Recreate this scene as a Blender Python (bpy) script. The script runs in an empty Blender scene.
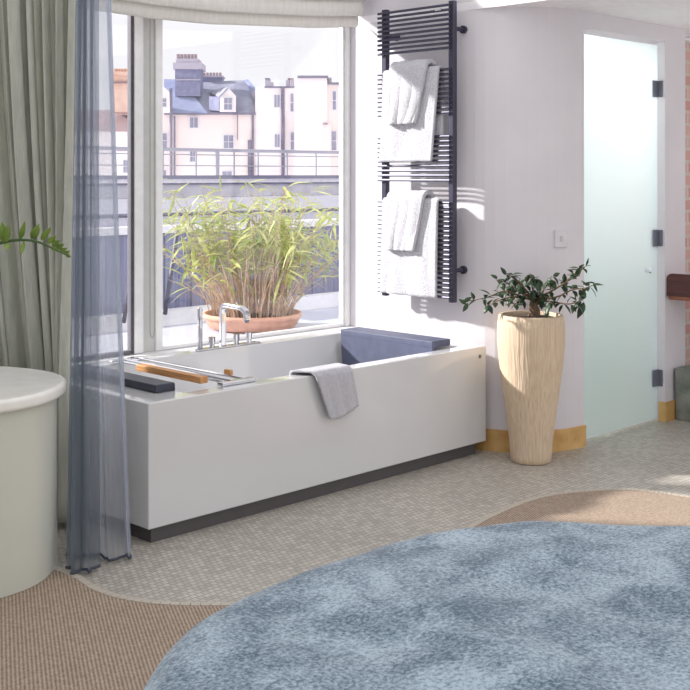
import bpy, bmesh, math, random
from mathutils import Vector, Matrix, noise
random.seed(7)
scene = bpy.context.scene
COL = scene.collection
F, CX, HY, H = 1150.0, 345.0, 174.0, 1.35
S2 = math.sqrt(0.5)
PI = math.pi

# ---- coordinates: X runs along the window wall, Y points at the window, Z up -----------
def W(x, d, z=0.0):
    """camera-relative sideways / depth metres -> room coordinates"""
    return Vector(((x + d) * S2, (d - x) * S2, z))
def PX(px, py, d):
    return W((px - CX) / F * d, d, H + (HY - py) / F * d)
def GR(px, py, z=0.0):
    d = F * (H - z) / (py - HY)
    return W((px - CX) / F * d, d, z)

# ---- materials --------------------------------------------------------------------------
def new_mat(name):
    m = bpy.data.materials.new(name); m.use_nodes = True
    nt = m.node_tree
    return m, nt, nt.nodes['Principled BSDF']
def lin(c):
    return tuple((x / 12.92 if x <= 0.04045 else ((x + 0.055) / 1.055) ** 2.4) for x in c)
def rgb(r, g, b): return lin((r / 255, g / 255, b / 255)) + (1,)
def mat(name, c, rough=0.5, metal=0.0, c2=None, scale=20, bump=0.0, bscale=None, stretch=None,
        sheen=0.0, coat=0.0, spec=None, detail=4, contrast=(0.35, 0.65)):
    m, nt, b = new_mat(name)
    b.inputs['Base Color'].default_value = c
    b.inputs['Roughness'].default_value = rough
    b.inputs['Metallic'].default_value = metal
    b.inputs['Sheen Weight'].default_value = sheen
    b.inputs['Coat Weight'].default_value = coat
    if spec is not None: b.inputs['Specular IOR Level'].default_value = spec
    tc = nt.nodes.new('ShaderNodeTexCoord')
    mp = nt.nodes.new('ShaderNodeMapping')
    nt.links.new(tc.outputs['Object'], mp.inputs['Vector'])
    if stretch: mp.inputs['Scale'].default_value = stretch
    n = nt.nodes.new('ShaderNodeTexNoise'); n.inputs['Scale'].default_value = scale
    n.inputs['Detail'].default_value = detail
    nt.links.new(mp.outputs['Vector'], n.inputs['Vector'])
    r = nt.nodes.new('ShaderNodeValToRGB')
    if c2 is None: c2 = tuple(x * 0.93 for x in c[:3]) + (1,)
    r.color_ramp.elements[0].color = c2; r.color_ramp.elements[1].color = c
    r.color_ramp.elements[0].position = contrast[0]; r.color_ramp.elements[1].position = contrast[1]
    nt.links.new(n.outputs['Fac'], r.inputs['Fac'])
    nt.links.new(r.outputs['Color'], b.inputs['Base Color'])
    if bump:
        n2 = nt.nodes.new('ShaderNodeTexNoise'); n2.inputs['Scale'].default_value = bscale or scale * 3
        nt.links.new(mp.outputs['Vector'], n2.inputs['Vector'])
        bp = nt.nodes.new('ShaderNodeBump'); bp.inputs['Strength'].default_value = bump
        bp.inputs['Distance'].default_value = 0.01
        nt.links.new(n2.outputs['Fac'], bp.inputs['Height'])
        nt.links.new(bp.outputs['Normal'], b.inputs['Normal'])
    return m

def tile_mat():
    m, nt, b = new_mat('mosaic_tile')
    tc = nt.nodes.new('ShaderNodeTexCoord')
    br = nt.nodes.new('ShaderNodeTexBrick')
    br.offset = 0.5; br.offset_frequency = 2
    br.inputs['Scale'].default_value = 1.0
    br.inputs['Brick Width'].default_value = 0.024
    br.inputs['Row Height'].default_value = 0.024
    br.inputs['Mortar Size'].default_value = 0.0018
    br.inputs['Mortar Smooth'].default_value = 0.3
    br.inputs['Bias'].default_value = 0.0
    br.inputs['Color1'].default_value = rgb(176, 171, 162)
    br.inputs['Color2'].default_value = rgb(206, 201, 191)
    br.inputs['Mortar'].default_value = rgb(144, 137, 127)
    nt.links.new(tc.outputs['Object'], br.inputs['Vector'])
    n = nt.nodes.new('ShaderNodeTexNoise'); n.inputs['Scale'].default_value = 1.6
    nt.links.new(tc.outputs['Object'], n.inputs['Vector'])
    mx = nt.nodes.new('ShaderNodeMix'); mx.data_type = 'RGBA'; mx.blend_type = 'MULTIPLY'
    mx.inputs[0].default_value = 0.5
    r = nt.nodes.new('ShaderNodeValToRGB')
    r.color_ramp.elements[0].position = 0.3; r.color_ramp.elements[0].color = (0.72, 0.72, 0.72, 1)
    r.color_ramp.elements[1].position = 0.7
    nt.links.new(n.outputs['Fac'], r.inputs['Fac'])
    nt.links.new(br.outputs['Color'], mx.inputs[6]); nt.links.new(r.outputs['Color'], mx.inputs[7])
    nt.links.new(mx.outputs[2], b.inputs['Base Color'])
    b.inputs['Roughness'].default_value = 0.42
    bp = nt.nodes.new('ShaderNodeBump'); bp.inputs['Strength'].default_value = 0.5
    bp.inputs['Distance'].default_value = 0.002; bp.invert = True
    nt.links.new(br.outputs['Fac'], bp.inputs['Height']); nt.links.new(bp.outputs['Normal'], b.inputs['Normal'])
    return m
def brick_mat():
    m, nt, b = new_mat('old_brick')
    tc = nt.nodes.new('ShaderNodeTexCoord')
    mp = nt.nodes.new('ShaderNodeMapping'); mp.inputs['Rotation'].default_value = (PI / 2, 0, 0)
    br = nt.nodes.new('ShaderNodeTexBrick'); br.inputs['Scale'].default_value = 1
    br.inputs['Brick Width'].default_value = 0.22; br.inputs['Row Height'].default_value = 0.075
    br.inputs['Mortar Size'].default_value = 0.01
    br.inputs['Color1'].default_value = rgb(196, 150, 138); br.inputs['Color2'].default_value = rgb(212, 180, 168)
    br.inputs['Mortar'].default_value = rgb(205, 196, 188)
    nt.links.new(tc.outputs['Object'], mp.inputs['Vector']); nt.links.new(mp.outputs['Vector'], br.inputs['Vector'])
    nt.links.new(br.outputs['Color'], b.inputs['Base Color']); b.inputs['Roughness'].default_value = 0.9
    return m
def carpet_mat():
    m, nt, b = new_mat('ribbed_carpet')
    tc = nt.nodes.new('ShaderNodeTexCoord')
    mp = nt.nodes.new('ShaderNodeMapping'); mp.inputs['Rotation'].default_value = (0, 0, math.radians(28))
    wv = nt.nodes.new('ShaderNodeTexWave'); wv.inputs['Scale'].default_value = 28
    wv.inputs['Distortion'].default_value = 1.2; wv.inputs['Detail'].default_value = 3; wv.inputs['Detail Scale'].default_value = 4
    nt.links.new(tc.outputs['Object'], mp.inputs['Vector']); nt.links.new(mp.outputs['Vector'], wv.inputs['Vector'])
    n = nt.nodes.new('ShaderNodeTexNoise'); n.inputs['Scale'].default_value = 90
    nt.links.new(tc.outputs['Object'], n.inputs['Vector'])
    ad = nt.nodes.new('ShaderNodeMix'); ad.inputs[0].default_value = 0.6
    nt.links.new(wv.outputs['Fac'], ad.inputs[2]); nt.links.new(n.outputs['Fac'], ad.inputs[3])
    r = nt.nodes.new('ShaderNodeValToRGB')
    r.color_ramp.elements[0].position = 0.25; r.color_ramp.elements[1].position = 0.8
    r.color_ramp.elements[0].color = rgb(128, 110, 94); r.color_ramp.elements[1].color = rgb(186, 168, 150)
    nt.links.new(ad.outputs[0], r.inputs['Fac']); nt.links.new(r.outputs['Color'], b.inputs['Base Color'])
    b.inputs['Roughness'].default_value = 0.95
    bp = nt.nodes.new('ShaderNodeBump'); bp.inputs['Strength'].default_value = 0.6; bp.inputs['Distance'].default_value = 0.004
    nt.links.new(ad.outputs[0], bp.inputs['Height']); nt.links.new(bp.outputs['Normal'], b.inputs['Normal'])
    return m
def velvet_mat():
    m, nt, b = new_mat('blue_velvet')
    tc = nt.nodes.new('ShaderNodeTexCoord')
    n1 = nt.nodes.new('ShaderNodeTexNoise'); n1.inputs['Scale'].default_value = 130; n1.inputs['Detail'].default_value = 6
    n1.inputs['Roughness'].default_value = 0.75
    n2 = nt.nodes.new('ShaderNodeTexNoise'); n2.inputs['Scale'].default_value = 7; n2.inputs['Detail'].default_value = 5
    n2.inputs['Distortion'].default_value = 0.6
    for n in (n1, n2): nt.links.new(tc.outputs['Object'], n.inputs['Vector'])
    mx = nt.nodes.new('ShaderNodeMix'); mx.inputs[0].default_value = 0.34
    nt.links.new(n1.outputs['Fac'], mx.inputs[2]); nt.links.new(n2.outputs['Fac'], mx.inputs[3])
    r = nt.nodes.new('ShaderNodeValToRGB')
    r.color_ramp.elements[0].position = 0.42; r.color_ramp.elements[1].position = 0.59
    r.color_ramp.elements[0].color = rgb(62, 88, 106); r.color_ramp.elements[1].color = rgb(170, 188, 200)
    nt.links.new(mx.outputs[0], r.inputs['Fac']); nt.links.new(r.outputs['Color'], b.inputs['Base Color'])
    b.inputs['Roughness'].default_value = 0.85
    b.inputs['Sheen Weight'].default_value = 0.3; b.inputs['Sheen Roughness'].default_value = 0.4
    bp = nt.nodes.new('ShaderNodeBump'); bp.inputs['Strength'].default_value = 0.5; bp.inputs['Distance'].default_value = 0.004
    nt.links.new(mx.outputs[0], bp.inputs['Height']); nt.links.new(bp.outputs['Normal'], b.inputs['Normal'])
    return m
def glass_mat():
    m = bpy.data.materials.new('window_glass'); m.use_nodes = True
    nt = m.node_tree; nt.nodes.clear()
    o = nt.nodes.new('ShaderNodeOutputMaterial'); mx = nt.nodes.new('ShaderNodeMixShader')
    t = nt.nodes.new('ShaderNodeBsdfTransparent'); t.inputs[0].default_value = (0.97, 0.975, 0.985, 1)
    g = nt.nodes.new('ShaderNodeBsdfGlossy'); g.inputs['Roughness'].default_value = 0.0
    fr = nt.nodes.new('ShaderNodeLayerWeight'); fr.inputs['Blend'].default_value = 0.5
    pw = nt.nodes.new('ShaderNodeMath'); pw.operation = 'POWER'; pw.inputs[1].default_value = 5
    mu = nt.nodes.new('ShaderNodeMath'); mu.operation = 'MULTIPLY_ADD'; mu.inputs[1].default_value = 0.95; mu.inputs[2].default_value = 0.05
    nt.links.new(fr.outputs['Facing'], pw.inputs[0]); nt.links.new(pw.outputs[0], mu.inputs[0]); nt.links.new(mu.outputs[0], mx.inputs[0])
    nt.links.new(t.outputs[0], mx.inputs[1]); nt.links.new(g.outputs[0], mx.inputs[2])
    nt.links.new(mx.outputs[0], o.inputs[0])
    return m
def sheer_mat(name, c, through):
    m = bpy.data.materials.new(name); m.use_nodes = True
    nt = m.node_tree; nt.nodes.clear()
    o = nt.nodes.new('ShaderNodeOutputMaterial'); mx = nt.nodes.new('ShaderNodeMixShader'); m2 = nt.nodes.new('ShaderNodeMixShader')
    t = nt.nodes.new('ShaderNodeBsdfTransparent'); d = nt.nodes.new('ShaderNodeBsdfDiffuse'); tl = nt.nodes.new('ShaderNodeBsdfTranslucent')
    tc = nt.nodes.new('ShaderNodeTexCoord'); mp = nt.nodes.new('ShaderNodeMapping'); mp.inputs['Scale'].default_value = (1, 1, 0.03)
    n = nt.nodes.new('ShaderNodeTexNoise'); n.inputs['Scale'].default_value = 60
    nt.links.new(tc.outputs['Object'], mp.inputs[0]); nt.links.new(mp.outputs[0], n.inputs[0])
    mr = nt.nodes.new('ShaderNodeMapRange'); mr.inputs[3].default_value = through - 0.1; mr.inputs[4].default_value = through + 0.1
    nt.links.new(n.outputs['Fac'], mr.inputs[0]); nt.links.new(mr.outputs[0], mx.inputs[0])
    d.inputs[0].default_value = c; tl.inputs[0].default_value = c
    m2.inputs[0].default_value = 0.78
    nt.links.new(d.outputs[0], m2.inputs[1]); nt.links.new(tl.outputs[0], m2.inputs[2])
    nt.links.new(m2.outputs[0], mx.inputs[1]); nt.links.new(t.outputs[0], mx.inputs[2]); nt.links.new(mx.outputs[0], o.inputs[0])
    return m
def fabric_mat(name, c, c2, translucent, rough=0.9):
    m = mat(name, c, rough, c2=c2, scale=60, stretch=(1, 1, 0.15), bump=0.25, bscale=220)
    nt = m.node_tree; b = nt.nodes['Principled BSDF']; o = nt.nodes['Material Output']
    tl = nt.nodes.new('ShaderNodeBsdfTranslucent'); tl.inputs[0].default_value = c
    mx = nt.nodes.new('ShaderNodeMixShader'); mx.inputs[0].default_value = translucent
    nt.links.new(b.outputs[0], mx.inputs[1]); nt.links.new(tl.outputs[0], mx.inputs[2]); nt.links.new(mx.outputs[0], o.inputs[0])
    return m
def leaf_mat(name, c, c2, scale=12):
    m = mat(name, c, 0.4, c2=c2, scale=scale)
    nt = m.node_tree; b = nt.nodes['Principled BSDF']; o = nt.nodes['Material Output']
    tl = nt.nodes.new('ShaderNodeBsdfTranslucent'); tl.inputs[0].default_value = c
    mx = nt.nodes.new('ShaderNodeMixShader'); mx.inputs[0].default_value = 0.3
    nt.links.new(b.outputs[0], mx.inputs[1]); nt.links.new(tl.outputs[0], mx.inputs[2]); nt.links.new(mx.outputs[0], o.inputs[0])
    return m
def frosted_mat():
    m = bpy.data.materials.new('frosted_glass'); m.use_nodes = True
    nt = m.node_tree; b = nt.nodes['Principled BSDF']; o = nt.nodes['Material Output']
    b.inputs['Base Color'].default_value = rgb(240, 248, 248)
    b.inputs['Transmission Weight'].default_value = 1.0
    b.inputs['Roughness'].default_value = 0.55; b.inputs['IOR'].default_value = 1.35
    tl = nt.nodes.new('ShaderNodeBsdfTranslucent'); tl.inputs[0].default_value = rgb(240, 250, 250)
    mx = nt.nodes.new('ShaderNodeMixShader'); mx.inputs[0].default_value = 0.35
    nt.links.new(b.outputs[0], mx.inputs[1]); nt.links.new(tl.outputs[0], mx.inputs[2]); nt.links.new(mx.outputs[0], o.inputs[0])
    return m

M = {}
M['tile'] = tile_mat(); M['brick'] = brick_mat(); M['carpet'] = carpet_mat(); M['velvet'] = velvet_mat()
M['glass'] = glass_mat(); M['frost'] = frosted_mat()
M['wall'] = mat('wall_plaster', rgb(226, 222, 226), 0.75, c2=rgb(216, 212, 217), scale=1.5, bump=0.05, bscale=60)
M['ceil'] = mat('ceiling_white', rgb(248, 245, 248), 0.8)
M['frame'] = mat('window_paint', rgb(244, 243, 243), 0.4)
M['frame2'] = mat('window_paint_grey', rgb(205, 206, 203), 0.4)
M['seal'] = mat('dark_seal', rgb(112, 108, 116), 0.5)
M['bath'] = mat('bath_white', rgb(216, 216, 217), 0.12, c2=rgb(213, 213, 214), coat=0.6, scale=2)
M['plinth'] = mat('plinth_grey', rgb(88, 84, 86), 0.45, bump=0.1)
M['pad'] = mat('slate_foam', rgb(88, 93, 118), 0.55, c2=rgb(80, 85, 108), bump=0.1, bscale=300)
M['paddark'] = mat('dark_foam', rgb(50, 52, 68), 0.4, bump=0.08, bscale=300)
M['wood'] = mat('oak_bar', rgb(214, 160, 104), 0.5, c2=rgb(184, 126, 74), scale=8, stretch=(20, 1, 20))
M['chrome'] = mat('chrome', rgb(215, 215, 220), 0.12, metal=1.0)
M['rad'] = mat('anthracite_steel', rgb(66, 64, 82), 0.38, metal=0.3)
M['towel'] = mat('white_terry', rgb(230, 229, 234), 0.95, c2=rgb(208, 207, 215), scale=110, bump=1.0, bscale=200, sheen=0.3)
M['towelg'] = mat('grey_white_terry', rgb(206, 205, 212), 0.95, c2=rgb(194, 193, 200), scale=90, bump=0.7, bscale=260, sheen=0.2)
M['sage'] = fabric_mat('sage_linen', rgb(206, 208, 194), rgb(190, 193, 180), 0.15)
M['blind'] = fabric_mat('cream_linen', rgb(234, 231, 226), rgb(225, 222, 216), 0.1)
M['sheer'] = sheer_mat('sheer_voile', rgb(160, 169, 180), 0.42)
M['sheer_lit'] = sheer_mat('sheer_voile_thin_lit', rgb(214, 220, 232), 0.48)  # thinner voile, its paler colour also carries the window light
M['hem'] = mat('sheer_hem', rgb(70, 74, 88), 0.8)
M['cab'] = mat('sage_lacquer', rgb(206, 208, 196), 0.3, c2=rgb(202, 204, 192), coat=0.3, scale=2)
M['cabtop'] = mat('stone_top', rgb(238, 237, 230), 0.3, c2=rgb(230, 228, 221), scale=14)
M['pot'] = mat('combed_stone', rgb(220, 200, 174), 0.6, c2=rgb(203, 179, 150), scale=16, stretch=(9, 9, 0.4), bump=0.5, bscale=12)
M['soil'] = mat('soil', rgb(84, 68, 56), 0.95, bump=1, bscale=80)
M['bark'] = mat('bark', rgb(138, 112, 90), 0.85, c2=rgb(104, 84, 68), bump=0.6, bscale=90)
M['leaf'] = leaf_mat('ficus_leaf', rgb(74, 98, 66), rgb(44, 66, 48))
M['zzleaf'] = leaf_mat('zz_leaf', rgb(150, 176, 84), rgb(96, 128, 52))
M['zzstem'] = mat('zz_stem', rgb(66, 92, 46), 0.6)
M['bamleaf'] = leaf_mat('bamboo_leaf', rgb(212, 214, 140), rgb(116, 142, 76), 9)
M['bamstem'] = mat('bamboo_stem', rgb(206, 180, 150), 0.7, c2=rgb(166, 134, 116), scale=30)
M['terra'] = mat('terracotta', rgb(222, 174, 150), 0.8, c2=rgb(208, 160, 136))
M['stoneskirt'] = mat('ochre_stone', rgb(220, 184, 122), 0.6, c2=rgb(192, 146, 84), scale=9, contrast=(0.3, 0.7))
M['mahog'] = mat('mahogany', rgb(92, 44, 40), 0.35, c2=rgb(66, 30, 30), scale=6, stretch=(14, 1, 14))
M['mahog_lit'] = mat('mahogany_front_lit', rgb(168, 104, 72), 0.35, c2=rgb(138, 78, 54), scale=6, stretch=(14, 1, 14))  # front-lit tone of the mahogany, light put into the colour
M['planter'] = mat('grey_slate', rgb(142, 146, 138), 0.7, c2=rgb(106, 112, 106), scale=9, bump=0.5, bscale=30)
M['hinge'] = mat('hinge_metal', rgb(120, 124, 136), 0.35, metal=0.2)
M['switch'] = mat('switch_plastic', rgb(222, 218, 222), 0.35)
M['rocker'] = mat('rocker_plastic', rgb(205, 201, 206), 0.35)
M['deck'] = mat('terrace_paving', rgb(206, 210, 224), 0.5, c2=rgb(190, 196, 212), scale=3)
M['deck2'] = mat('pale_platform', rgb(206, 208, 220), 0.35, c2=rgb(196, 199, 212), scale=3)
M['fence'] = mat('blue_grey_board', rgb(140, 142, 172), 0.7, c2=rgb(116, 118, 150), scale=5, stretch=(14, 1, 0.4), contrast=(0.4, 0.6))
M['whitepaint'] = mat('white_paint', rgb(240, 238, 242), 0.6)
M['render'] = mat('grey_render', rgb(232, 229, 236), 0.85, c2=rgb(214, 211, 222), scale=5)
M['felt'] = mat('roof_felt', rgb(150, 150, 164), 0.9, c2=rgb(136, 136, 150), scale=4)
M['darkline'] = mat('dark_edge', rgb(120, 120, 142), 0.7)
M['railm'] = mat('rail_metal', rgb(160, 160, 172), 0.5)
M['cream'] = mat('cream_stucco', rgb(252, 240, 234), 0.9, c2=rgb(248, 232, 226), scale=0.3)
M['cream2'] = mat('warm_white_stucco', rgb(252, 246, 244), 0.9, c2=rgb(250, 240, 238), scale=0.3)
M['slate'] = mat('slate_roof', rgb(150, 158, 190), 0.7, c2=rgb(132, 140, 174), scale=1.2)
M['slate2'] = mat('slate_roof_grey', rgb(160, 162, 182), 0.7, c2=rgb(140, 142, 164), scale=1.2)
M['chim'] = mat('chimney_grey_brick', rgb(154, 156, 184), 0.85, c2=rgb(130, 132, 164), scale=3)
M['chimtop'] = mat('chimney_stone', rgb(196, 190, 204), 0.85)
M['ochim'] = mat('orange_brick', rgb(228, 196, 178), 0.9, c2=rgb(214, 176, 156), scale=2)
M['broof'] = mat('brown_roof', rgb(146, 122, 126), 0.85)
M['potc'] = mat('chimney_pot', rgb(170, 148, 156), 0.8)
M['pane'] = mat('hazy_pane', rgb(156, 156, 174), 0.2, c2=rgb(134, 134, 156), scale=1)  # distance haze put into the pane colour
M['pipe'] = mat('drainpipe', rgb(126, 122, 142), 0.6)  # haze lightened into the colour of pipes and caps
M['pole'] = mat('dark_pole', rgb(62, 62, 86), 0.5)
M['shower'] = mat('shower_wall', rgb(238, 242, 244), 0.5)
M['showerg'] = mat('shower_green_tile', rgb(176, 216, 200), 0.4)
def emit(name, c, s):
    m = bpy.data.materials.new(name); m.use_nodes = True; nt = m.node_tree
    b = nt.nodes['Principled BSDF']; b.inputs['Emission Color'].default_value = c; b.inputs['Emission Strength'].default_value = s
    return m
M['lamp'] = emit('shower_fill_glow', (1, 0.98, 0.96, 1), 52.0)  # glow of the added lamp that brightens the frosted door

# ---- mesh helpers -----------------------------------------------------------------------
def link(name, bm, m, parent=None, smooth=False, bevel=0.0, seg=2):
    me = bpy.data.meshes.new(name)
    bmesh.ops.recalc_face_normals(bm, faces=bm.faces)
    bm.to_mesh(me); bm.free()
    o = bpy.data.objects.new(name, me); COL.objects.link(o)
    if isinstance(m, str): m = M[m]
    me.materials.append(m)
    if smooth:
        for p in me.polygons: p.use_smooth = True
    if bevel:
        b = o.modifiers.new('bevel', 'BEVEL'); b.width = bevel; b.segments = seg; b.limit_method = 'ANGLE'
        b.angle_limit = math.radians(40); b.harden_normals = False
        if not smooth:
            for p in me.polygons: p.use_smooth = True
            w = o.modifiers.new('wn', 'WEIGHTED_NORMAL'); w.keep_sharp = True
    if parent is not None:
        o.parent = parent
        o.matrix_parent_inverse = Matrix.Translation(-parent.location) if parent.type == 'EMPTY' else Matrix()
    return o
def empty(name, loc, label, cat, group=None):
    o = bpy.data.objects.new(name, None); COL.objects.link(o); o.location = loc
    o.empty_display_size = 0.1
    return tag(o, label, cat, group)
def tag(o, label=None, cat=None, group=None, kind=None):
    if label: o['label'] = label
    if cat: o['category'] = cat
    if group: o['group'] = group
    if kind: o['kind'] = kind
    return o
def struct(name, bm, m, parent=None, **k):
    o = link(name, bm, m, parent, **k)
    if parent is None: o['kind'] = 'structure'
    return o
def box(bm, x0, x1, y0, y1, z0, z1):
    v = [bm.verts.new((x, y, z)) for z in (z0, z1) for (x, y) in ((x0, y0), (x1, y0), (x1, y1), (x0, y1))]
    for f in ((3, 2, 1, 0), (4, 5, 6, 7), (0, 1, 5, 4), (1, 2, 6, 5), (2, 3, 7, 6), (3, 0, 4, 7)):
        bm.faces.new([v[i] for i in f])
    return v
def BX(*a):
    bm = bmesh.new()
    if isinstance(a[0], (tuple, list)):
        for q in a: box(bm, *q)
    else: box(bm, *a)
    return bm
def prism(pts, z0, z1, bm=None):
    bm = bm or bmesh.new()
    lo = [bm.verts.new((p[0], p[1], z0)) for p in pts]; hi = [bm.verts.new((p[0], p[1], z1)) for p in pts]
    n = len(pts)
    bm.faces.new(lo[::-1]); bm.faces.new(hi)
    for i in range(n): bm.faces.new((lo[i], lo[(i + 1) % n], hi[(i + 1) % n], hi[i]))
    return bm
def tube(bm, pts, r, n=8, cap=True):
    pts = [Vector(p) for p in pts]
    rs = r if isinstance(r, (list, tuple)) else [r] * len(pts)
    rings = []; up = None
    for i, p in enumerate(pts):
        t = (pts[min(i + 1, len(pts) - 1)] - pts[max(i - 1, 0)]).normalized()
        if up is None:
            up = Vector((0, 0, 1)) if abs(t.z) < 0.9 else Vector((1, 0, 0))
        a = t.cross(up).normalized(); b = a.cross(t).normalized(); up = b
        rings.append([bm.verts.new(p + (a * math.cos(2 * PI * k / n) + b * math.sin(2 * PI * k / n)) * rs[i]) for k in range(n)])
    for i in range(len(rings) - 1):
        for k in range(n):
            bm.faces.new((rings[i][k], rings[i][(k + 1) % n], rings[i + 1][(k + 1) % n], rings[i + 1][k]))
    if cap:
        bm.faces.new(rings[0][::-1]); bm.faces.new(rings[-1])
    return bm
def lathe(prof, cx, cy, n=48, bm=None, cap_bottom=True):
    bm = bm or bmesh.new(); rings = []
    for r, z in prof:
        rings.append([bm.verts.new((cx + r * math.cos(2 * PI * k / n), cy + r * math.sin(2 * PI * k / n), z)) for k in range(n)])
    for i in range(len(rings) - 1):
        for k in range(n):
            bm.faces.new((rings[i][k], rings[i][(k + 1) % n], rings[i + 1][(k + 1) % n], rings[i + 1][k]))
    if cap_bottom: bm.faces.new(rings[0][::-1])
    if prof[-1][0] > 0: bm.faces.new(rings[-1])
    return bm
def grid(fn, nu, nv, bm=None):
    bm = bm or bmesh.new()
    g = [[bm.verts.new(fn(i / (nu - 1), j / (nv - 1))) for i in range(nu)] for j in range(nv)]
    for j in range(nv - 1):
        for i in range(nu - 1):
            bm.faces.new((g[j][i], g[j][i + 1], g[j + 1][i + 1], g[j + 1][i]))
    return bm
def thick(o, t, offset=0):
    s = o.modifiers.new('solid', 'SOLIDIFY'); s.thickness = t; s.offset = offset
    return o
def camquad(pts):
    """polygon of world points -> faces"""
    return pts
def lerp(a, b, t): return a + (b - a) * t
def interp(xs, ys, t):
    if t <= xs[0]: return ys[0]
    for i in range(len(xs) - 1):
        if t <= xs[i + 1]:
            q = (t - xs[i]) / (xs[i + 1] - xs[i]); return ys[i] + (ys[i + 1] - ys[i]) * q
    return ys[-1]
def smooth_path(pts, n=8):
    out = []
    P = [Vector(p) for p in pts]; P = [P[0] * 2 - P[1]] + P + [P[-1] * 2 - P[-2]]
    for i in range(1, len(P) - 2):
        for k in range(n):
            t = k / n; a, b, c, d = P[i - 1:i + 3]
            out.append(0.5 * ((2 * b) + (c - a) * t + (2 * a - 5 * b + 4 * c - d) * t * t + (3 * b - a - 3 * c + d) * t ** 3))
    out.append(P[-2]); return out

# =========================================================================================
# SETTING
# =========================================================================================
VW = 4.42            # inner face of the window wall
UR = 4.45            # face of the towel-rail wall
VD = 3.20            # face of the door wall
ZS = 2.16            # soffit
ZT = 2.75
struct('floor', BX(-1.2, 7.4, -1.2, VW + 0.16, -0.08, 0.0), 'tile')

# carpet: everything on the room side of the curved tile edge
edge = [W(-2.2, 3.9), W(-1.6, 4.05), W(-1.2, 4.02), W(-0.947, 3.87), W(-0.80, 3.70), W(-0.64, 3.605), W(-0.45, 3.577), W(-0.25, 3.60),
        W(0.0, 3.72), W(0.3, 4.08), W(0.566, 4.487), W(0.76, 4.72), W(0.90, 4.82), W(1.037, 4.867), W(1.14, 4.885), W(1.25, 4.88)]
edge2 = [W(1.25, 4.88), W(1.32, 4.84), W(1.43, 4.77), W(1.8, 4.5), W(2.4, 4.2)]
ep = smooth_path(edge, 6) + smooth_path(edge2, 5)[1:]
poly = [(p.x, p.y) for p in ep] + [(5.2, 0.4), (3.6, -1.1), (-1.1, -1.1), (-0.6, 3.9)]
carp = link('carpet', prism(poly, 0.0, 0.007), 'carpet')
tag(carp, 'brown ribbed woven carpet with a curved edge meeting the mosaic tiles', 'carpet')
# row of edging tiles along the curve
bm = bmesh.new(); acc = 0
for i in range(len(ep) - 1):
    a, b = ep[i], ep[i + 1]; L = (b - a).length; t = (b - a).normalized(); nrm = Vector((-t.y, t.x, 0))
    if nrm.dot(Vector((1, 1, 0))) < 0: nrm = -nrm
    k = 0
    nn = max(1, round(L / 0.026)); st = L / nn
    for k in range(nn):
        p = a + t * (k * st + 0.0015); q = a + t * ((k + 1) * st - 0.0015)
        prism([(p.x, p.y), (q.x, q.y), ((q + nrm * 0.024).x, (q + nrm * 0.024).y), ((p + nrm * 0.024).x, (p + nrm * 0.024).y)], 0.0, 0.009, bm)
M['edgetile'] = mat('edge_tile', rgb(196, 188, 174), 0.5)
struct('trim_1', bm, 'edgetile')

# window wall with the openings
Z0, Z1 = 0.522, 2.35
struct('wall_window', BX((-1.2, 2.33, VW, VW + 0.16, 0, ZT), (2.33, UR + 0.0, VW, VW + 0.16, Z1, ZT), (2.33, UR, VW, VW + 0.16, 0, Z0 - 0.02)), 'wall')
# right-hand wall: towel-rail face, rounded corner, door wall with opening, bulkhead above
R = 0.40; arc = []
for i in range(13):
    a = PI + (PI / 2) * i / 12
    arc.append((UR + R + R * math.cos(a), VD + R + R * math.sin(a)))
u_open0, u_open1 = 4.88, 5.668
prof = [(UR, VW + 0.036)] + [(UR, VW - 0.4)] + arc + [(u_open0, VD), (u_open0, VW + 0.16), (UR + 0.2, VW + 0.16)]
bm = prism(prof, 0, ZS)
wr = struct('wall_right', bm, 'wall')
bm = BX((u_open1, 5.89, VD, 3.36, 0, ZS), (u_open0, u_open1, VD, 3.36, 2.075, ZS))
struct('wall_door', bm, 'wall')
struct('wall_brick', BX(5.89, 7.4, 3.45, 3.6, 0, ZS), 'brick')
bm = prism([(UR, VW + 0.16), (UR, -0.5), (7.4, -0.5), (7.4, VW + 0.16)], ZS, ZS + 0.04)
struct('ceiling', bm, 'ceil')
struct('wall_left_unseen', BX(0.1, 0.2, 2.6, VW, 0, ZT), 'wall')  # unseen wall, added to keep side skylight off the bath end
struct('wall_bulkhead', BX(UR, UR + 0.06, -0.5, VW + 0.16, ZS + 0.04, ZT), 'wall')

# ochre stone skirting following the curve
def skirting(pts, h, t, name):
    bm = bmesh.new(); n = len(pts); outer = []
    for i, p in enumerate(pts):
        a = Vector(pts[max(i - 1, 0)]); b = Vector(pts[min(i + 1, n - 1)]); d = (b - a).normalized()
        outer.append((p[0] + d.y * t, p[1] - d.x * t))
    prism(list(pts) + outer[::-1], 0, h, bm)
    return struct(name, bm, 'stoneskirt')
skirting([(UR, 4.1), (UR, 3.9)] + [(p[0], p[1]) for p in arc] + [(u_open0, VD)], 0.105, 0.012, 'baseboard_right')
struct('baseboard_door', BX((u_open1 - 0.01, u_open1, VD - 0.01, 3.235, 0, 0.105), (u_open1 - 0.0002, 5.89, VD - 0.01, VD - 0.0002, 0, 0.105)), 'stoneskirt')

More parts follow.
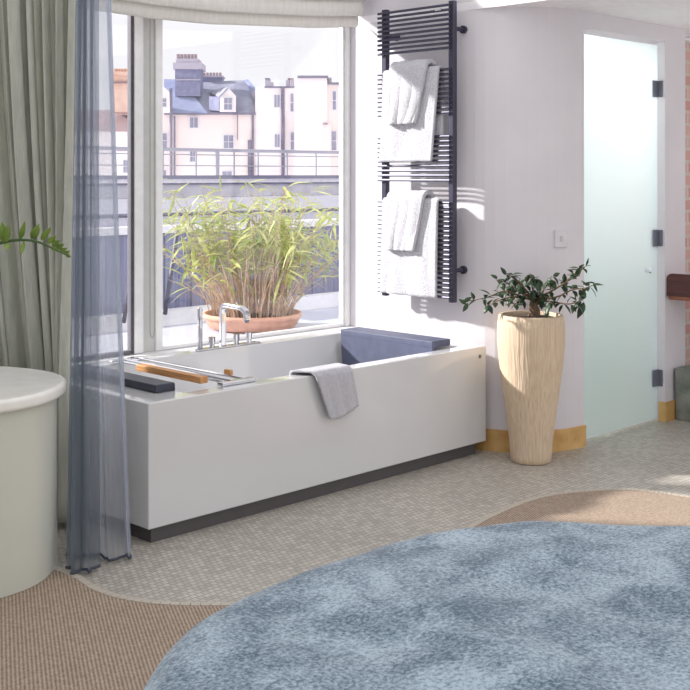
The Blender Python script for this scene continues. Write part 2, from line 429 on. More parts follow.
# shower room behind the frosted door
struct('wall_shower', BX((4.885, 6.7, 4.5, 4.58, 0, 2.4), (6.6, 6.7, 3.37, 4.5, 0, 2.4), (4.885, 6.7, 3.37, 4.5, ZS - 0.02, ZS - 0.005)), 'shower')
struct('trim_2', BX((4.90, 6.6, 4.46, 4.4995, 0.02, 0.62), (6.56, 6.599, 3.40, 4.46, 0.02, 0.62)), 'showerg')
lampo = link('shower_fill_lamp', lathe([(0.16, ZS - 0.06), (0.18, ZS - 0.03), (0.18, ZS - 0.0205)], 5.6, 3.95, 32), 'lamp')  # unseen lamp, added to light the frosted door from behind
tag(lampo, 'unseen round lamp added behind the frosted glass door to brighten it', 'lamp')

# door
dr = struct('door_1', BX(u_open0 + 0.004, u_open1 - 0.004, 3.243, 3.251, 0.012, 2.055), 'frost')
for hz in (1.815, 1.0, 0.235):
    hb = bmesh.new()
    box(hb, 5.612, u_open1 - 0.001, 3.237, 3.257, hz - 0.045, hz + 0.045)
    box(hb, u_open1 - 0.006, u_open1 - 0.0005, 3.212, 3.257, hz - 0.045, hz + 0.045)
    link('hinge', hb, 'hinge', dr, bevel=0.002)
hb = bmesh.new(); tube(hb, [(5.54, 3.2425, 0.83), (5.54, 3.215, 0.83)], [0.012, 0.015], 14)
link('door_knob', hb, 'chrome', dr)

# window frames: a fixed light on the right, a sash on the left, a broad post between them
def window(name, x0, x1, fw, post_mat='frame'):
    y0, y1 = VW + 0.004, VW + 0.036
    bm = BX((x0, x0 + fw, y0, y1, Z0, Z1), (x1 - fw, x1, y0, y1, Z0, Z1), (x0 + fw, x1 - fw, y0, y1, Z0, Z0 + 0.018), (x0 + fw, x1 - fw, y0, y1, Z1 - 0.05, Z1))
    w = struct(name, bm, post_mat, bevel=0.004)
    link('glass', BX(x0 + fw - 0.005, x1 - fw + 0.005, y0 + 0.014, y0 + 0.020, Z0 + 0.014, Z1 - 0.045), 'glass', w)
    return w
w1 = window('window_1', 3.175, UR - 0.002, 0.040)
w2 = window('window_2', 2.335, 3.045, 0.009, 'seal')
struct('trim_3', BX(3.048, 3.10, VW - 0.006, VW + 0.036, Z0, Z1), 'frame', bevel=0.006)      # front post
struct('trim_4', BX(3.10, 3.174, VW + 0.012, VW + 0.036, Z0, Z1), 'frame2')
struct('trim_5', BX(3.0452, 3.0475, VW - 0.004, VW + 0.003, Z0, Z1), 'seal')
struct('trim_6', BX(UR - 0.03, UR - 0.001, VW - 0.012, VW + 0.0035, Z0, Z1), 'frame', bevel=0.004)
struct('trim_7', BX((2.441, UR - 0.001, VW - 0.064, VW + 0.06, Z0 - 0.02, Z0 - 0.001)), 'frame', bevel=0.004)   # sill board

# =========================================================================================
# BATH
# =========================================================================================
bath = empty('bathtub', (3.425, 3.9, 0), 'long rectangular glossy white bathtub with dark plinth below the window', 'bathtub')
u0, u1, v0, v1, zb, zt = 2.44, 4.41, 3.445, VW - 0.065, 0.06, 0.52
bm = bmesh.new()
def ring(x0, x1, y0, y1, z): return [bm.verts.new((x, y, z)) for x, y in ((x0, y0), (x1, y0), (x1, y1), (x0, y1))]
ob = ring(u0, u1, v0, v1, zb); ot = ring(u0, u1, v0, v1, zt)
it = ring(u0 + 0.22, u1 - 0.12, v0 + 0.075, 4.265, zt); ib = ring(u0 + 0.30, u1 - 0.20, v0 + 0.11, 4.22, 0.14)
bm.faces.new(ob[::-1]); bm.faces.new(ib)
for a, b in ((ob, ot), (ot, it), (it, ib)):
    for i in range(4): bm.faces.new((a[i], a[(i + 1) % 4], b[(i + 1) % 4], b[i]))
link('tub_body', bm, 'bath', bath, bevel=0.006, seg=3)
link('plinth', BX(u0 + 0.035, u1 - 0.04, v0 + 0.035, v1 - 0.05, 0.0, zb + 0.001), 'plinth', bath)
bm = bmesh.new(); tube(bm, [(4.36, v0 - 0.004, 0.475), (4.36, v0 + 0.004, 0.475)], 0.009, 16)
link('round_button', bm, 'hinge', bath)
# white ledge between tub and window
# head pads
def pad(name, ua, ub, skirt_u, lbl):
    p = empty(name, ((ua + ub) / 2, 3.86, zt), lbl, 'bath cushion', 'padded headrests of the bath')
    dark = name and ua < 3
    link('cushion_top', BX(ua, ub, 3.577, 4.20, zt + 0.001, zt + 0.032), 'paddark' if dark else 'pad', p, bevel=0.004)
    if not dark:
        bm = bmesh.new()
        a, b, c, d = (skirt_u, 3.577), (skirt_u + 0.018, 3.577), (skirt_u + 0.018, 4.20), (skirt_u, 4.20)
        lo = [bm.verts.new((x + 0.012, min(max(y, 3.59), 4.19), 0.24)) for x, y in (a, b, c, d)]
        hi = [bm.verts.new((x, y, zt + 0.026)) for x, y in (a, b, c, d)]
        bm.faces.new(lo[::-1]); bm.faces.new(hi)
        for i in range(4): bm.faces.new((lo[i], lo[(i + 1) % 4], hi[(i + 1) % 4], hi[i]))
        link('cushion_skirt', bm, 'pad', p, bevel=0.004)
    else:
        link('cushion_skirt', BX(ub + 0.0005, ub + 0.012, 3.59, 4.19, 0.42, zt + 0.026), 'paddark', p, bevel=0.003)
    return p
pad('bath_cushion', 4.165, 4.30, 4.165, 'slate blue padded headrest hanging into the right end of the bath')
pad('bath_cushion', 2.566, 2.655, 0, 'black padded headrest on the left rim of the bath beside the curtain')

# bath rack: two oak bars held by chrome rods
rk = empty('bath_rack', (2.9, 3.85, zt), 'wooden and chrome bath rack lying across the left part of the tub', 'bath rack')
link('wooden_bar', BX(2.775, 2.815, 3.575, 4.01, zt + 0.010, zt + 0.036), 'wood', rk, bevel=0.003)
link('wooden_bar', BX(2.945, 2.962, 3.60, 3.64, zt + 0.019, zt + 0.04), 'wood', rk, bevel=0.003)
for uu in (2.86, 2.90, 2.965):
    bm = bmesh.new(); tube(bm, [(uu, 3.53, zt + 0.012), (uu, 4.26, zt + 0.012)], 0.006, 8)
    link('chrome_rod', bm, 'chrome', rk)
for vv in (3.52, 4.28):
    link('end_plate', BX(2.83, 3.0, vv - 0.018, vv + 0.018, zt + 0.0005, zt + 0.016), 'chrome', rk, bevel=0.003)
bm = bmesh.new(); link('cross_rod', tube(bm, [(2.815, 3.60, zt + 0.02), (2.86, 3.60, zt + 0.014)], 0.004, 8), 'chrome', rk)
bm = bmesh.new(); tube(bm, [(2.815, 3.97, zt + 0.02), (2.86, 3.97, zt + 0.014)], 0.004, 8)
link('cross_rod', bm, 'chrome', rk)

# deck-mounted tap set
tp = empty('bath_tap', (3.5, 4.31, zt), 'chrome bath tap with hand shower and knobs on the back rim', 'tap')
link('base_plate', BX(3.315, 3.70, 4.285, 4.335, zt + 0.0002, zt + 0.007), 'chrome', tp, bevel=0.002)
bm = bmesh.new(); tube(bm, [(3.345, 4.31, zt + 0.005), (3.345, 4.31, 0.715), (3.345, 4.31, 0.722)], [0.012, 0.012, 0.009], 14)
link('hand_shower', bm, 'chrome', tp, smooth=True)
for uu in (3.415, 3.565, 3.645):
    bm = bmesh.new(); tube(bm, [(uu, 4.31, zt + 0.006), (uu, 4.31, zt + 0.022), (uu, 4.31, zt + 0.024), (uu, 4.31, zt + 0.055)], [0.013, 0.013, 0.017, 0.017], 16)
    link('knob', bm, 'chrome', tp)
path = smooth_path([(3.482, 4.31, zt + 0.006), (3.482, 4.31, 0.64), (3.482, 4.31, 0.695), (3.482, 4.292, 0.722), (3.482, 4.22, 0.722), (3.482, 4.16, 0.716), (3.482, 4.135, 0.695), (3.482, 4.132, 0.665)], 5)
bm = bmesh.new(); rings = []
for i, p in enumerate(path):
    t = (path[min(i + 1, len(path) - 1)] - path[max(i - 1, 0)]).normalized()
    nrm = Vector((1, 0, 0)).cross(t).normalized()
    rings.append([bm.verts.new(p + Vector((1, 0, 0)) * a * 0.016 + nrm * b * 0.009) for a, b in ((-1, -1), (1, -1), (1, 1), (-1, 1))])
for i in range(len(rings) - 1):
    for k in range(4): bm.faces.new((rings[i][k], rings[i][(k + 1) % 4], rings[i + 1][(k + 1) % 4], rings[i + 1][k]))
bm.faces.new(rings[0][::-1]); bm.faces.new(rings[-1])
link('spout', bm, 'chrome', tp, bevel=0.003)
bm = bmesh.new(); tube(bm, [(3.482, 4.132, 0.668), (3.482, 4.132, 0.655)], 0.011, 12)
link('aerator', bm, 'hinge', tp)

# hand towel folded over the front rim
def rim_towel(s, t):
    # s across (along u), t along drape: 0 inside .. 1 hanging end
    prof = [(0, 3.535, 0.44), (0.14, 3.528, 0.532), (0.2, 3.51, 0.538), (0.42, 3.445, 0.536), (0.47, 3.428, 0.522), (0.55, 3.426, 0.49), (1.0, 3.424, 0.335)]
    v = interp([p[0] for p in prof], [p[1] for p in prof], t); z = interp([p[0] for p in prof], [p[2] for p in prof], t)
    uL = interp([0, 0.2, 0.45, 1], [3.20, 3.20, 3.245, 3.325], t); uR = interp([0, 0.45, 1], [3.46, 3.46, 3.495], t)
    u = lerp(uL, uR, s)
    w = 0.006 * math.sin(s * 9 + 1) * (1 if t > 0.45 else 0.2)
    if t > 0.5: z -= (t - 0.5) * 0.05 * math.sin(s * PI * 0.9) * (1 - s); z += (t - 0.5) * 0.06 * s
    return (u, v - 0.006 - abs(w), z)
o = link('hand_towel', grid(rim_towel, 30, 40), 'towelg', smooth=True); thick(o, 0.008)
tag(o, 'small white hand towel folded over the front rim of the bath', 'towel')

# =========================================================================================
# TOWEL RAIL AND TOWELS
# =========================================================================================
rail = empty('towel_rail', (4.36, 3.85, 0.72), 'tall anthracite ladder towel rail on the wall right of the window', 'towel rail')
for vv in (4.062, 3.613):
    link('post', BX(4.345, 4.375, vv - 0.016, vv + 0.016, 0.72, 2.20), 'rad', rail, bevel=0.004)
def bars(za, zb_, n):
    for i in range(n):
        z = lerp(za, zb_, i / (n - 1)); bm = bmesh.new()
        tube(bm, [(4.334, 4.092, z), (4.334, 3.61, z)], 0.0068, 8)
        link('bar', bm, 'rad', rail, smooth=False)
bars(2.178, 1.968, 10); bars(1.863, 1.652, 10); bars(1.535, 1.319, 10); bars(1.209, 0.745, 21)
for vv in (4.062, 3.613):
    for z in (2.065, 0.875):
        bm = bmesh.new(); tube(bm, [(4.37, vv, z), (UR + 0.001, vv, z)], 0.011, 12)
        tube(bm, [(UR - 0.016, vv, z), (UR + 0.001, vv, z)], 0.02, 14)
        link('wall_bracket', bm, 'rad', rail)
link('badge', BX(4.3265, 4.328, 3.66, 3.70, 2.155, 2.166), 'chrome', rail)

def drape(name, lbl, vL, vR, zbar, zf, zbk, off, seed, t=0.012, skew=(0, 0), group=None, rr=0.013, topskew=0.0):
    """towel over a bar: front layer towards the room (-u), back layer behind"""
    def fn(s, q):
        Lf = zbar - zf; Lb = zbar - zbk; arcL = PI * (rr + off)
        tot = Lf + Lb + arcL; d = q * tot
        vl, vr = vL, vR
        if d < Lb: z = zbk + d; uu = 4.334 + rr + off; f = 1 - d / Lb; side = 1
        elif d < Lb + arcL:
            a = (d - Lb) / (rr + off); z = zbar + math.sin(a) * (rr + off); uu = 4.334 + math.cos(a) * (rr + off); f = 0; side = 0
        else:
            dd = d - Lb - arcL; z = zbar - dd; uu = 4.334 - rr - off; f = dd / Lf; side = -1
        v = lerp(vl, vr, s)
        if side <= 0: v += f * lerp(skew[0], skew[1], s)
        ripple = (noise.noise(Vector((s * 3.2 + seed, f * 1.2, seed))) * 0.014 + 0.006 * math.sin(s * 11 + seed + f * 1.5)) * (0.25 + f * 0.9)
        edge_ = min(s, 1 - s) * 6
        if side <= 0: uu -= abs(ripple) * 1.2 + min(edge_, 1) * 0.004
        z += 0.004 * noise.noise(Vector((s * 6, seed, q * 3)))
        return (uu, v, z)
    o = link(name, grid(fn, 36, 70), 'towel', smooth=True); thick(o, t)
    return tag(o, lbl, 'towel', 'white towels on the towel rail')
drape('bath_towel', 'large white bath towel hanging high on the rail, under the small upper towel', 4.035, 3.665, 1.863, 1.412, 1.50, 0.003, 1.0, skew=(0.02, 0.045))
drape('hand_towel', 'small thick white towel folded over the upper bath towel', 3.965, 3.725, 1.872, 1.60, 1.68, 0.026, 4.0, t=0.022, skew=(0.01, 0.07))
drape('bath_towel', 'large white bath towel hanging low on the rail, reaching its bottom', 4.04, 3.67, 1.209, 0.74, 0.86, 0.003, 7.0, skew=(0.01, 0.01))
drape('hand_towel', 'small thick white towel folded over the lower bath towel', 3.985, 3.745, 1.218, 0.965, 1.02, 0.026, 11.0, t=0.022, skew=(0.01, 0.06))

# =========================================================================================
# BLIND
# =========================================================================================
bl = empty('roman_blind', (3.55, 4.3, 2.2), 'cream linen roman blind drawn up above the window, with bead chain', 'blind')
def zbot(u): return interp([2.6, 2.743, 3.078, 3.404, 3.71, 4.013, 4.386], [2.068, 2.063, 2.053, 2.060, 2.080, 2.097, 2.135], u)
def layer(du, dz, v_f, v_b, h):
    def fn(s, q):
        u = lerp(2.58, 4.386, s); zb_ = zbot(u) + dz
        # front drop then tuck back round the bottom
        a = [0, 0.5, 0.7, 0.85, 1.0]
        zz = interp(a, [h, 0.03, 0.0, 0.012, 0.05], q); vv = interp(a, [v_f + 0.015, v_f, v_f + 0.012, v_f + 0.03, v_b], q)
        vv += 0.006 * noise.noise(Vector((u * 3, q * 2, dz * 9)))
        zz += 0.006 * noise.noise(Vector((u * 2.2, dz * 5, 3))) * (1 if q > 0.2 else 0)
        return (u, vv, zb_ + zz)
    return grid(fn, 60, 18)
for i, (dz, vf, h) in enumerate(((0.0, 4.285, 0.16), (0.055, 4.245, 0.16), (0.135, 4.22, 0.2), (0.26, 4.25, 0.3))):
    o = link('fold', layer(0, dz, vf, vf + 0.07, h), 'blind', bl, smooth=True); thick(o, 0.004)
link('head_rail', BX(2.58, 4.386, 4.33, VW - 0.001, 2.52, 2.58), 'frame', bl)
bm = bmesh.new()
ch = []
for (x, zz) in ((3.118, 2.5), (3.118, 0.62), (3.122, 0.598), (3.13, 0.592), (3.138, 0.598), (3.142, 0.62), (3.142, 2.5)):
    ch.append((x + 0.0, VW - 0.03, zz))
tube(bm, ch, 0.0028, 6)
M['chain'] = mat('bead_chain', rgb(176, 172, 168), 0.4)
link('pull_chain', bm, 'chain', bl)

# =========================================================================================
# CURTAINS
# =========================================================================================
def curtain(name, m, lbl, cat, top, bot, zt_, zb_, folds, amp, seed, nu=260, nv=40, sharp=1.0, mapfn=None):
    """top/bot: lists of (px, d) control points across the width; folds push towards the viewer"""
    tp_, bt_ = top, bot
    def at(ctrl, s):
        xs = [i / (len(ctrl) - 1) for i in range(len(ctrl))]
        return interp(xs, [c[0] for c in ctrl], s), interp(xs, [c[1] for c in ctrl], s)
    def fn(s, q):
        z = lerp(zt_, zb_, q)
        a = at(tp_, s); b = at(bt_, s); qq = mapfn(q) if mapfn else q
        px = lerp(a[0], b[0], qq); d = lerp(a[1], b[1], qq)
        ph = s * folds * 2 * PI + 1.2 * math.sin(s * 9 + seed) + 0.8 * noise.noise(Vector((s * 7, seed, q * 0.8)))
        w = math.sin(ph); w = math.copysign(abs(w) ** sharp, w)
        am = amp * (0.75 + 0.5 * noise.noise(Vector((s * 9, seed * 3, 0))))
        x = (px - CX) / F * d
        d2 = d + w * am + 0.006 * math.sin(ph * 2.7 + q * 2)
        x += am * 0.35 * math.sin(ph * 2 + 0.6)
        return W(x, d2, z)
    o = link(name, grid(fn, nu, nv), m, smooth=True)
    if lbl: tag(o, lbl, cat)
    return o
ease = lambda q: q ** 1.6
sage = curtain('drape_curtain', 'sage', 'heavy sage green linen curtain with deep folds behind the round cabinet', 'curtain',
        [(-190, 4.62), (-90, 4.58), (0, 4.55), (40, 4.5), (79, 4.42)], [(-190, 4.62), (-60, 4.60), (34, 4.55), (60, 4.50), (67, 4.40)],
        2.70, 0.03, 11, 0.075, 2.0, nu=520, sharp=0.7, mapfn=lambda q: min(1, q * 1.25) ** 1.7)
thick(sage, 0.004)
she = empty('sheer_curtain', W(-0.95, 4.0, 0.01), 'translucent blue grey sheer curtain falling to the floor beside the bath', 'curtain')
for nm, tpp, btt, f, am, sd, zb2 in (
    ('voile', [(76, 4.26), (86, 4.22), (96, 4.2)], [(63, 3.90), (80, 3.86), (97, 3.92)], 2.2, 0.035, 3.0, 0.012),
    ('voile', [(86, 4.30), (96, 4.26), (107, 4.24)], [(94, 4.04), (114, 4.0), (134, 4.04)], 1.7, 0.03, 5.0, 0.012),
    ('voile', [(77, 4.34), (83, 4.32), (89, 4.3)], [(66, 4.02), (80, 4.02), (92, 4.06)], 2.0, 0.025, 8.0, 0.012)):
    c = curtain(nm, 'sheer_lit' if sd == 5.0 else 'sheer', None, None, tpp, btt, 2.70, zb2, f, am, sd, nu=120, nv=30, sharp=1.0, mapfn=lambda q: q ** 1.25)
    c.parent = she; c.matrix_parent_inverse = Matrix.Translation(-she.location)
    me = c.data; last = [me.vertices[29 * 120 + i].co + Vector((0, 0, 0.002)) for i in range(0, 120, 2)]
    bm = bmesh.new(); tube(bm, last, 0.005, 6)
    link('hem', bm, 'hem', she, smooth=True)

# =========================================================================================
# ROUND CABINET (LEFT)
# =========================================================================================
def blob(ox, cx=-1.52, cd=3.905, a=0.565, b=0.40, rot=-0.10, n=64, e=2.3):
    pts = []
    for k in range(n):
        t = 2 * PI * k / n; c, s = math.cos(t), math.sin(t)
        x = (a + ox) * math.copysign(abs(c) ** (2 / e), c); y = (b + ox) * math.copysign(abs(s) ** (2 / e), s)
        X = cx + x * math.cos(rot) - y * math.sin(rot); Y = cd + x * math.sin(rot) + y * math.cos(rot)
        p = W(X, Y); pts.append((p.x, p.y))
    return pts
cb = empty('round_cabinet', W(-1.52, 3.93, 0.0075), 'round pale sage cabinet with overhanging light stone top at far left', 'cabinet')
link('cabinet_body', prism(blob(-0.03), 0.0075, 0.595), 'cab', cb, bevel=0.002)
link('countertop', prism(blob(0.0), 0.596, 0.64), 'cabtop', cb, bevel=0.014, seg=4)

# ZZ plant standing on the cabinet (its pot is beyond the frame edge)
base = W(-1.62, 3.84, 0.64)
zp = empty('potted_plant', base, 'green fleshy leaved house plant frond arching in front of the sage curtain', 'plant')
link('flower_pot', lathe([(0.055, 0.6405), (0.075, 0.66), (0.09, 0.72), (0.085, 0.74), (0.075, 0.73)], base.x, base.y, 32), 'cabtop', zp, smooth=True)
fr = [base + Vector((0, 0, 0.11)), base + Vector((0.02, 0, 0.32)), W(-1.40, 3.74, 1.10), PX(-25, 250, 3.7), PX(0, 243, 3.68), PX(18, 240, 3.66), PX(36, 241.5, 3.64), PX(52, 248, 3.62), PX(70, 257, 3.60)]
sp = smooth_path(fr, 8)
bm = bmesh.new(); tube(bm, sp, [lerp(0.009, 0.002, i / (len(sp) - 1)) for i in range(len(sp))], 7)
link('stem', bm, 'zzstem', zp, smooth=True)
def leaf(bm, p, d, up, L, wd, fold=0.25, n=6, droop=0.15):
    d = d.normalized(); side = d.cross(up)
    if side.length < 1e-4: side = Vector((1, 0, 0))
    side.normalize(); nn = side.cross(d).normalized()
    mid, lf, rt = [], [], []
    for i in range(n + 1):
        t = i / n; w = wd * math.sin(PI * min(1, t ** 0.8)) * 0.5
        c = p + d * (L * t) - nn * (droop * L * t * t)
        mid.append(bm.verts.new(c))
        lf.append(bm.verts.new(c + side * max(w, 1e-4) + nn * w * fold)); rt.append(bm.verts.new(c - side * max(w, 1e-4) + nn * w * fold))
    for i in range(n):
        bm.faces.new((mid[i], mid[i + 1], lf[i + 1], lf[i])); bm.faces.new((rt[i], rt[i + 1], mid[i + 1], mid[i]))
bm = bmesh.new()
def zz(px, py, tx, ty, w, d=3.66):
    a = PX(px, py, d); b = PX(tx, ty, d - 0.02)
    leaf(bm, a, b - a, W(0.3, -1, 0.2), (b - a).length, w, n=7, droop=0.05)
for q in ((4, 243, 2, 222, .028), (6, 243, 8, 224, .022), (20, 240, 25, 221, .018), (31, 239, 39, 224, .022), (33, 239, 40, 228, .016), (41, 240, 51, 227, .02),
          (47, 243, 56, 236, .018), (52, 246, 60, 240, .018), (56, 249, 64, 244, .016), (60, 252, 67, 248, .015), (64, 254, 70, 251, .012), (66, 255, 71, 257, .012),
          (24, 241, 21, 255, .014), (8, 243, 6, 250, .02), (50, 247, 60, 252, .012), (-8, 247, -14, 226, .026), (-20, 250, -24, 232, .026), (-16, 249, -10, 262, .022)):
    zz(*q)
o = link('foliage', bm, 'zzleaf', zp, smooth=True); thick(o, 0.0012)

# =========================================================================================
# TALL POT WITH FICUS
# =========================================================================================
pc = W(0.875, 5.41)
fp = empty('potted_ficus', pc, 'small leafy ficus in a tall tapering cream stone pot beside the bath', 'plant')
prof = [(0.086, 0.0), (0.094, 0.006), (0.10, 0.10), (0.115, 0.22), (0.135, 0.36), (0.150, 0.48), (0.157, 0.57), (0.157, 0.64), (0.153, 0.682), (0.148, 0.69), (0.136, 0.69), (0.132, 0.67), (0.130, 0.60)]
sm = []
for i in range(len(prof) - 1):
    for k in range(4):
        sm.append((lerp(prof[i][0], prof[i + 1][0], k / 4), lerp(prof[i][1], prof[i + 1][1], k / 4)))
sm.append(prof[-1])
bm = bmesh.new(); n = 120; rings = []
for r, z in sm:
    rr = []
    for k in range(n):
        a = 2 * PI * k / n; q = r + (0.0016 * abs(math.sin(a * 20 + 0.25 * math.sin(a * 3))) if 0.01 < z < 0.66 else 0)
        rr.append(bm.verts.new((pc.x + q * math.cos(a), pc.y + q * math.sin(a), z)))
    rings.append(rr)
for i in range(len(rings) - 1):
    for k in range(n): bm.faces.new((rings[i][k], rings[i][(k + 1) % n], rings[i + 1][(k + 1) % n], rings[i + 1][k]))
bm.faces.new(rings[0][::-1])
link('pot', bm, 'pot', fp, smooth=True)
link('soil', lathe([(0.131, 0.672), (0.09, 0.68), (0.03, 0.682)], pc.x, pc.y, 32), 'soil', fp, smooth=True)
bm = bmesh.new()
tube(bm, smooth_path([PX(532, 321, 5.41), PX(535, 312, 5.41), PX(533, 305, 5.41), PX(536, 297, 5.40)], 5), [lerp(0.030, 0.014, i / 15) for i in range(16)], 10)
tips = []
def branch(pts, dd):
    P3 = []
    for i, (a, b) in enumerate(pts):
        P3.append(PX(a, b, 5.40 + dd * i / (len(pts) - 1)))
    s_ = smooth_path(P3, 5)
    tube(bm, s_, [lerp(0.0055, 0.0015, i / (len(s_) - 1)) for i in range(len(s_))], 6)
    tips.append(s_)
for pts, dd in (([(534, 301), (520, 296), (505, 291), (488, 297), (470, 301)], -.10), ([(533, 300), (518, 290), (505, 282), (496, 280)], .02), ([(533, 299), (524, 288), (512, 277), (506, 273)], -.12),
                ([(535, 299), (532, 286), (530, 273)], -.06), ([(536, 299), (545, 288), (552, 276)], -.02), ([(536, 299), (553, 290), (568, 281), (580, 275)], .02), ([(536, 300), (556, 297), (572, 290), (585, 288), (596, 284)], -.12),
                ([(535, 300), (553, 302), (570, 304), (583, 300)], -.2), ([(535, 300), (526, 294), (519, 300), (514, 306)], -.14), ([(535, 300), (545, 297), (551, 303)], -.16), ([(536, 299), (560, 286), (577, 272), (586, 266)], .06),
                ([(534, 300), (515, 297), (500, 300), (488, 306)], .0)):
    branch(pts, dd)
link('trunk', bm, 'bark', fp, smooth=True)
bm = bmesh.new(); rnd = random.Random(5)
for s_ in tips:
    n = len(s_)
    for i in range(int(n * 0.35), n):
        for rep in range(2):
            if rnd.random() < 0.28: continue
            d = Vector((rnd.uniform(-1, 1), rnd.uniform(-1, 1), rnd.uniform(-1, 0.7)))
            L = rnd.uniform(0.035, 0.058)
            leaf(bm, s_[i] + d * 0.006, d, Vector((rnd.uniform(-.4, .4), rnd.uniform(-.4, .4), 1)), L, L * 0.5, n=5, droop=0.2)
for k in range(46):   # dense heart of the crown
    p = PX(rnd.uniform(518, 552), rnd.uniform(276, 308), 5.4 + rnd.uniform(-.1, .1))
    d = Vector((rnd.uniform(-1, 1), rnd.uniform(-1, 1), rnd.uniform(-1, 0.8))); L = rnd.uniform(0.035, 0.06)
    leaf(bm, p, d, Vector((0, 0, 1)), L, L * 0.52, n=5, droop=0.2)
for (px, py, tx, ty, w) in ((463, 302, 472, 297, .02), (466, 304, 459, 299, .02), (468, 303, 463, 312, .022), (488, 305, 493, 314, .024), (584, 302, 578, 319, .034), (593, 283, 598, 292, .012), (586, 266, 589, 258, .010), (506, 275, 501, 267, .02), (548, 309, 545, 322, .02) , (553, 276, 560, 273, .02)):
    a = PX(px, py, 5.28); b = PX(tx, ty, 5.27); leaf(bm, a, b - a, W(0.2, -1, 0.3), (b - a).length, w, n=6)
o = link('foliage', bm, 'leaf', fp, smooth=True); thick(o, 0.0008)

# light switch on the rounded wall
ang = math.atan2(3.225 - (VD + R), 4.71 - (UR + R))
cpos = Vector((UR + R + (R + 0.003) * math.cos(ang), VD + R + (R + 0.003) * math.sin(ang), 0)); nn = Vector((math.cos(ang), math.sin(ang), 0)); tt = Vector((-nn.y, nn.x, 0))
def plate(w, h, z, t0, t1):
    bm = bmesh.new(); vs = []
    for t in (t0, t1):
        for a, b in ((-w, -h), (w, -h), (w, h), (-w, h)):
            p = cpos + nn * t + tt * a; vs.append(bm.verts.new((p.x, p.y, z + b)))
    for f in ((0, 1, 2, 3), (7, 6, 5, 4), (0, 1, 5, 4), (1, 2, 6, 5), (2, 3, 7, 6), (3, 0, 4, 7)): bm.faces.new([vs[i] for i in f])
    return bm
sw = link('light_switch', plate(0.036, 0.042, 1.035, -0.008, 0.008), 'switch', bevel=0.002)
tag(sw, 'square white light switch on the curved wall above the potted ficus', 'light switch')
r_ = link('rocker', plate(0.009, 0.014, 1.035, 0.0075, 0.013), 'rocker', sw, bevel=0.001)

# console shelf and stone planter at the right edge
cs = empty('console_shelf', (5.9, 3.0, 0.66), 'dark mahogany console shelf with raised edge at the right side', 'shelf')
link('shelf_board', BX(5.681, 6.9, 2.55, 3.188, 0.665, 0.705), 'mahog_lit', cs, bevel=0.006)
bm = bmesh.new(); n = 8
pts = [(3.188, 0.668), (2.55, 0.668), (2.55, 0.79)] + [(3.155 + 0.033 * math.sin(PI / 2 * i / n), 0.757 + 0.033 * math.cos(PI / 2 * i / n)) for i in range(n + 1)]
a = [bm.verts.new((5.661, p[0], p[1] + 0.02)) for p in pts]; b = [bm.verts.new((5.680, p[0], p[1] + 0.02)) for p in pts]
bm.faces.new(a); bm.faces.new(b[::-1])
for i in range(len(pts)): bm.faces.new((a[i], a[(i + 1) % len(pts)], b[(i + 1) % len(pts)], b[i]))
link('raised_edge', bm, 'mahog', cs)
link('table_leg', BX(6.80, 6.88, 2.6, 2.68, 0.0, 0.664), 'mahog', cs)
link('table_leg', BX(6.80, 6.88, 3.08, 3.16, 0.0, 0.664), 'mahog', cs)
pb = bmesh.new()
o0 = [(5.745, 2.75), (6.2, 2.75), (6.2, 3.186), (5.745, 3.186)]
def rg(bm, pts, z, s=0): 
    cx = sum(p[0] for p in pts) / 4; cy = sum(p[1] for p in pts) / 4
    return [bm.verts.new((cx + (p[0] - cx) * (1 - s), cy + (p[1] - cy) * (1 - s), z)) for p in pts]
A = rg(pb, o0, 0.0, 0.02); B = rg(pb, o0, 0.285); C = rg(pb, o0, 0.285, 0.14); D = rg(pb, o0, 0.24, 0.14)
pb.faces.new(A[::-1]); pb.faces.new(D)
for a, b in ((A, B), (B, C), (C, D)):
    for i in range(4): pb.faces.new((a[i], a[(i + 1) % 4], b[(i + 1) % 4], b[i]))
pl = link('stone_planter', pb, 'planter', bevel=0.004)
tag(pl, 'square grey slate planter on the floor under the mahogany shelf', 'planter')

# =========================================================================================
# ROUND BED
# =========================================================================================
bc = W(0.64, 1.73)
bd = empty('round_bed', bc, 'large round bed under a mottled blue velvet cover in the foreground', 'bed')
RB = 0.975; ZB = 0.565
def bed_r(a):
    q = min(1.0, max(0.0, (math.radians(58) - a) / math.radians(40))) if -1.2 < a < 1.1 else 0.0
    if a > PI: q = min(1.0, max(0.0, (a - math.radians(290)) / math.radians(40)))
    q = q * q * (3 - 2 * q)
    return RB * (1 - 0.13 * q + 0.007 * math.sin(3 * a + 1) + 0.006 * math.sin(7 * a))
bm = bmesh.new(); prof = []
for i in range(40): prof.append((i / 39 * 0.90, ZB))
for i in range(1, 13):
    t = i / 12 * PI / 2; prof.append((0.90 + 0.10 * math.sin(t), ZB - 0.085 * (1 - math.cos(t))))
for i in range(1, 14): prof.append((1.0 + 0.012 * i / 13, ZB - 0.085 - (ZB - 0.085 - 0.02) * i / 13))
n = 200; rings = []
